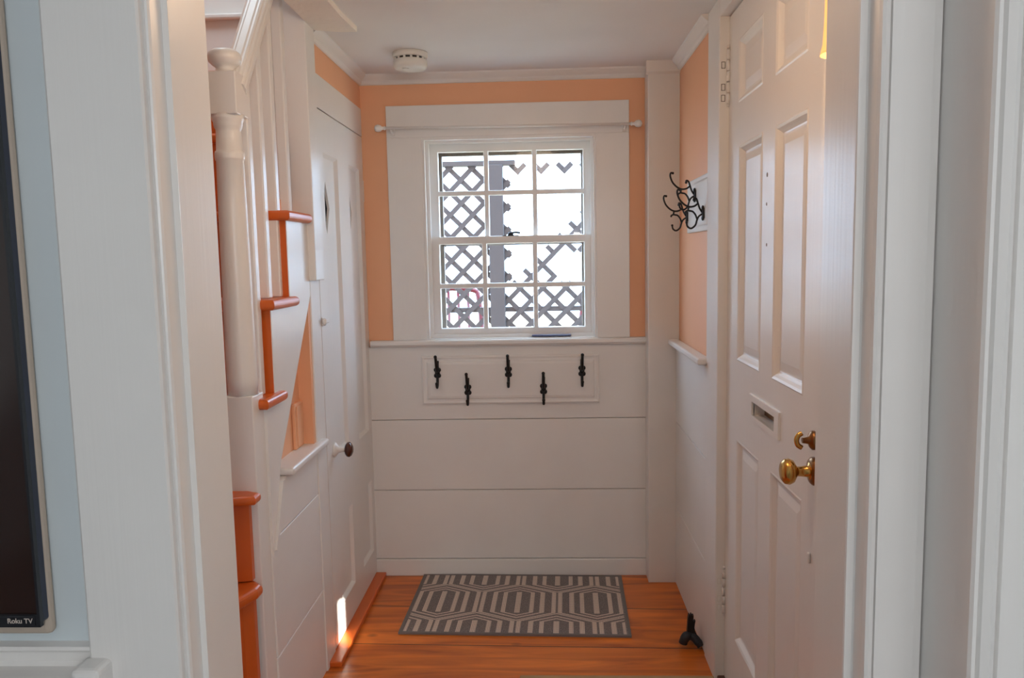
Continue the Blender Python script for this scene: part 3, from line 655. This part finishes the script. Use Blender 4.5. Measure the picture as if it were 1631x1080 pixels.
# ------------------------------------------------------------------ television
tv = thing('television', (-1.1, .94, .93), 'black flat television on the wall left of the doorway', 'television')
TR = -.6485
bm = BM(); box(bm, -1.70, TR - .002, .938, .956, .953, 1.80, .003); obj('back_case', bm, 'side', tv)
bm = BM(); grid_slab(bm, 'y', (-1.70, TR), (.951, 1.80), [(-1.694, TR - .0035, .968, 1.794)], .933, .940); obj('bezel', bm, 'bezel', tv)
bm = BM(); box(bm, -1.695, TR - .003, .936, .939, .967, 1.795); obj('screen', bm, 'screen', tv)
bm = BM(); box(bm, -1.69, TR - .006, .9318, .9335, .9535, .9665, .001); obj('bottom_strip', bm, 'bezel', tv)
bm = BM(); box(bm, -1.71, TR + .0005, .953, .9685, .930, 1.82, .008, 3); obj('backing_board', bm, 'tan', tv)
cu = bpy.data.curves.new('logo', 'FONT'); cu.body = 'Roku TV'; cu.size = .0092; cu.extrude = .0002; cu.offset = .00012
tmp = bpy.data.objects.new('logo_tmp', cu); COL.objects.link(tmp); bpy.context.view_layer.update()
me = bpy.data.meshes.new_from_object(tmp.evaluated_get(bpy.context.evaluated_depsgraph_get())); bpy.data.objects.remove(tmp)
me.transform(Matrix.Translation((-.6905, .9315, .9572)) @ Matrix.Rotation(math.pi / 2, 4, 'X')); me.transform(Matrix.Translation(-Vector(tv['_w'])))
lg = bpy.data.objects.new('logo_lettering', me); COL.objects.link(lg); lg.parent = tv; me.materials.append(M['logo'])

# ================================================================== OUTSIDE
struct('ground', box(BM(), -9, 9, 3.53, 24, -.45, -.35), 'ground', 'sunlit pale ground outside the hall window', 'ground')
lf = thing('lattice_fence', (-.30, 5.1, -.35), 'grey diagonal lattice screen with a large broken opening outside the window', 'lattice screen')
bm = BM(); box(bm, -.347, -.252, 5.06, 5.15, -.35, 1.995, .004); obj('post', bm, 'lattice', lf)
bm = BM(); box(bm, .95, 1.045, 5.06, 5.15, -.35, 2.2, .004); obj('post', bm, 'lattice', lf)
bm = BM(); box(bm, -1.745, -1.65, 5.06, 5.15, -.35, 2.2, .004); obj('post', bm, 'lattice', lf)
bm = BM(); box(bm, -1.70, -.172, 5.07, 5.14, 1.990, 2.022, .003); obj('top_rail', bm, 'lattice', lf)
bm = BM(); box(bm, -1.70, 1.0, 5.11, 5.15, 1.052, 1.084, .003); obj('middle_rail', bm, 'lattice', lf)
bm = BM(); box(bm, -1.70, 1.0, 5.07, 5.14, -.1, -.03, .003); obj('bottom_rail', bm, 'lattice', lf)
HP = .0735; X0, Z0 = -.523, 1.904
PANELS = [(-1.70, -.30, -.523, 1.904, .0735), (-.30, 1.0, -.155, 1.950, .0745)]
def is_open(x, z):
    """the broken opening of the lattice"""
    if x < -.212 or z > 1.944: return False
    if 1.243 < z < 1.437 and .077 < x < .262: return True
    return x - z < -1.46
def strips(sgn, y0, y1, PX):
    xlo, xhi, X0, Z0, HP = PX; bm = BM(); hw = .0160; N_ = 8; st_ = HP / N_
    for c in range(-60, 80):
        run = None; segs = []; k = -40 * N_; xb = zb = 0
        while k < 40 * N_:
            xa = X0 + k * st_; xb = xa + st_; za = Z0 + sgn * (xa - X0) + 2 * c * HP; zb = Z0 + sgn * (xb - X0) + 2 * c * HP
            xm, zm = (xa + xb) / 2, (za + zb) / 2
            ok = xlo < xm < xhi and -.05 < zm < 1.994 and not is_open(xm, zm)
            if ok and run is None: run = (xa, za)
            if not ok and run is not None: segs.append((run, (xa, za))); run = None
            k += 1
        if run is not None: segs.append((run, (xb, zb)))
        for (x1_, z1_), (x2_, z2_) in segs:
            dx, dz = x2_ - x1_, z2_ - z1_; l = math.hypot(dx, dz); nx, nz = -dz / l * hw, dx / l * hw
            prism(bm, [(x1_ + nx, z1_ + nz), (x2_ + nx, z2_ + nz), (x2_ - nx, z2_ - nz), (x1_ - nx, z1_ - nz)], 'y', y0, y1)
    return bm
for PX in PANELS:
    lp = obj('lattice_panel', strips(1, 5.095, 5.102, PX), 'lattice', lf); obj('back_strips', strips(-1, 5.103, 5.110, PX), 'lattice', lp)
# red garden chairs glimpsed through the lattice
def garden_chair(x, y, rz, label):
    t = thing('garden_chair', (x, y, -.35), label, 'garden chair', 'red chairs beyond the lattice'); o_ = Vector((x, y, -.35)); Rz = Matrix.Rotation(rz, 3, 'Z')
    def T(pts): return [tuple(o_ + Rz @ Vector(p)) for p in pts]
    for sx_ in (-1, 1):
        bm = BM(); tube(bm, T([(sx_ * .26, -.25, 0), (sx_ * .26, -.24, .42), (sx_ * .26, -.22, .62), (sx_ * .26, .0, .66), (sx_ * .26, .22, .64)]), .014, 8); obj('arm_and_leg', bm, 'red', t)
        bm = BM(); tube(bm, T([(sx_ * .24, .30, 0), (sx_ * .24, .20, .42)]), .014, 8); obj('leg', bm, 'red', t)
    bm = BM(); tube(bm, T([(-.24, .20, .42), (-.26, .30, 1.0), (-.25, .36, 1.40), (-.18, .38, 1.50), (.18, .38, 1.50), (.25, .36, 1.40), (.26, .30, 1.0), (.24, .20, .42)]), .021, 8)
    for q in (-.16, -.08, 0, .08, .16): tube(bm, T([(q, .22, .44), (q, .38, 1.50)]), .012, 6, False)
    obj('backrest', bm, 'red', t)
    bm = BM(); P_ = T([(-.25, -.24, .42), (.25, -.24, .42), (.25, .22, .42), (-.25, .22, .42)]); prism(bm, [(p[0], p[1]) for p in P_], 'z', .05, .08); obj('seat', bm, 'red', t)
garden_chair(-.70, 6.0, math.radians(12), 'dark red metal chair outside, left of the lattice post')
garden_chair(.50, 6.0, math.radians(-10), 'dark red metal chair outside, at the right edge of the window')

for o in bpy.data.objects:
    if '_w' in o: del o['_w']
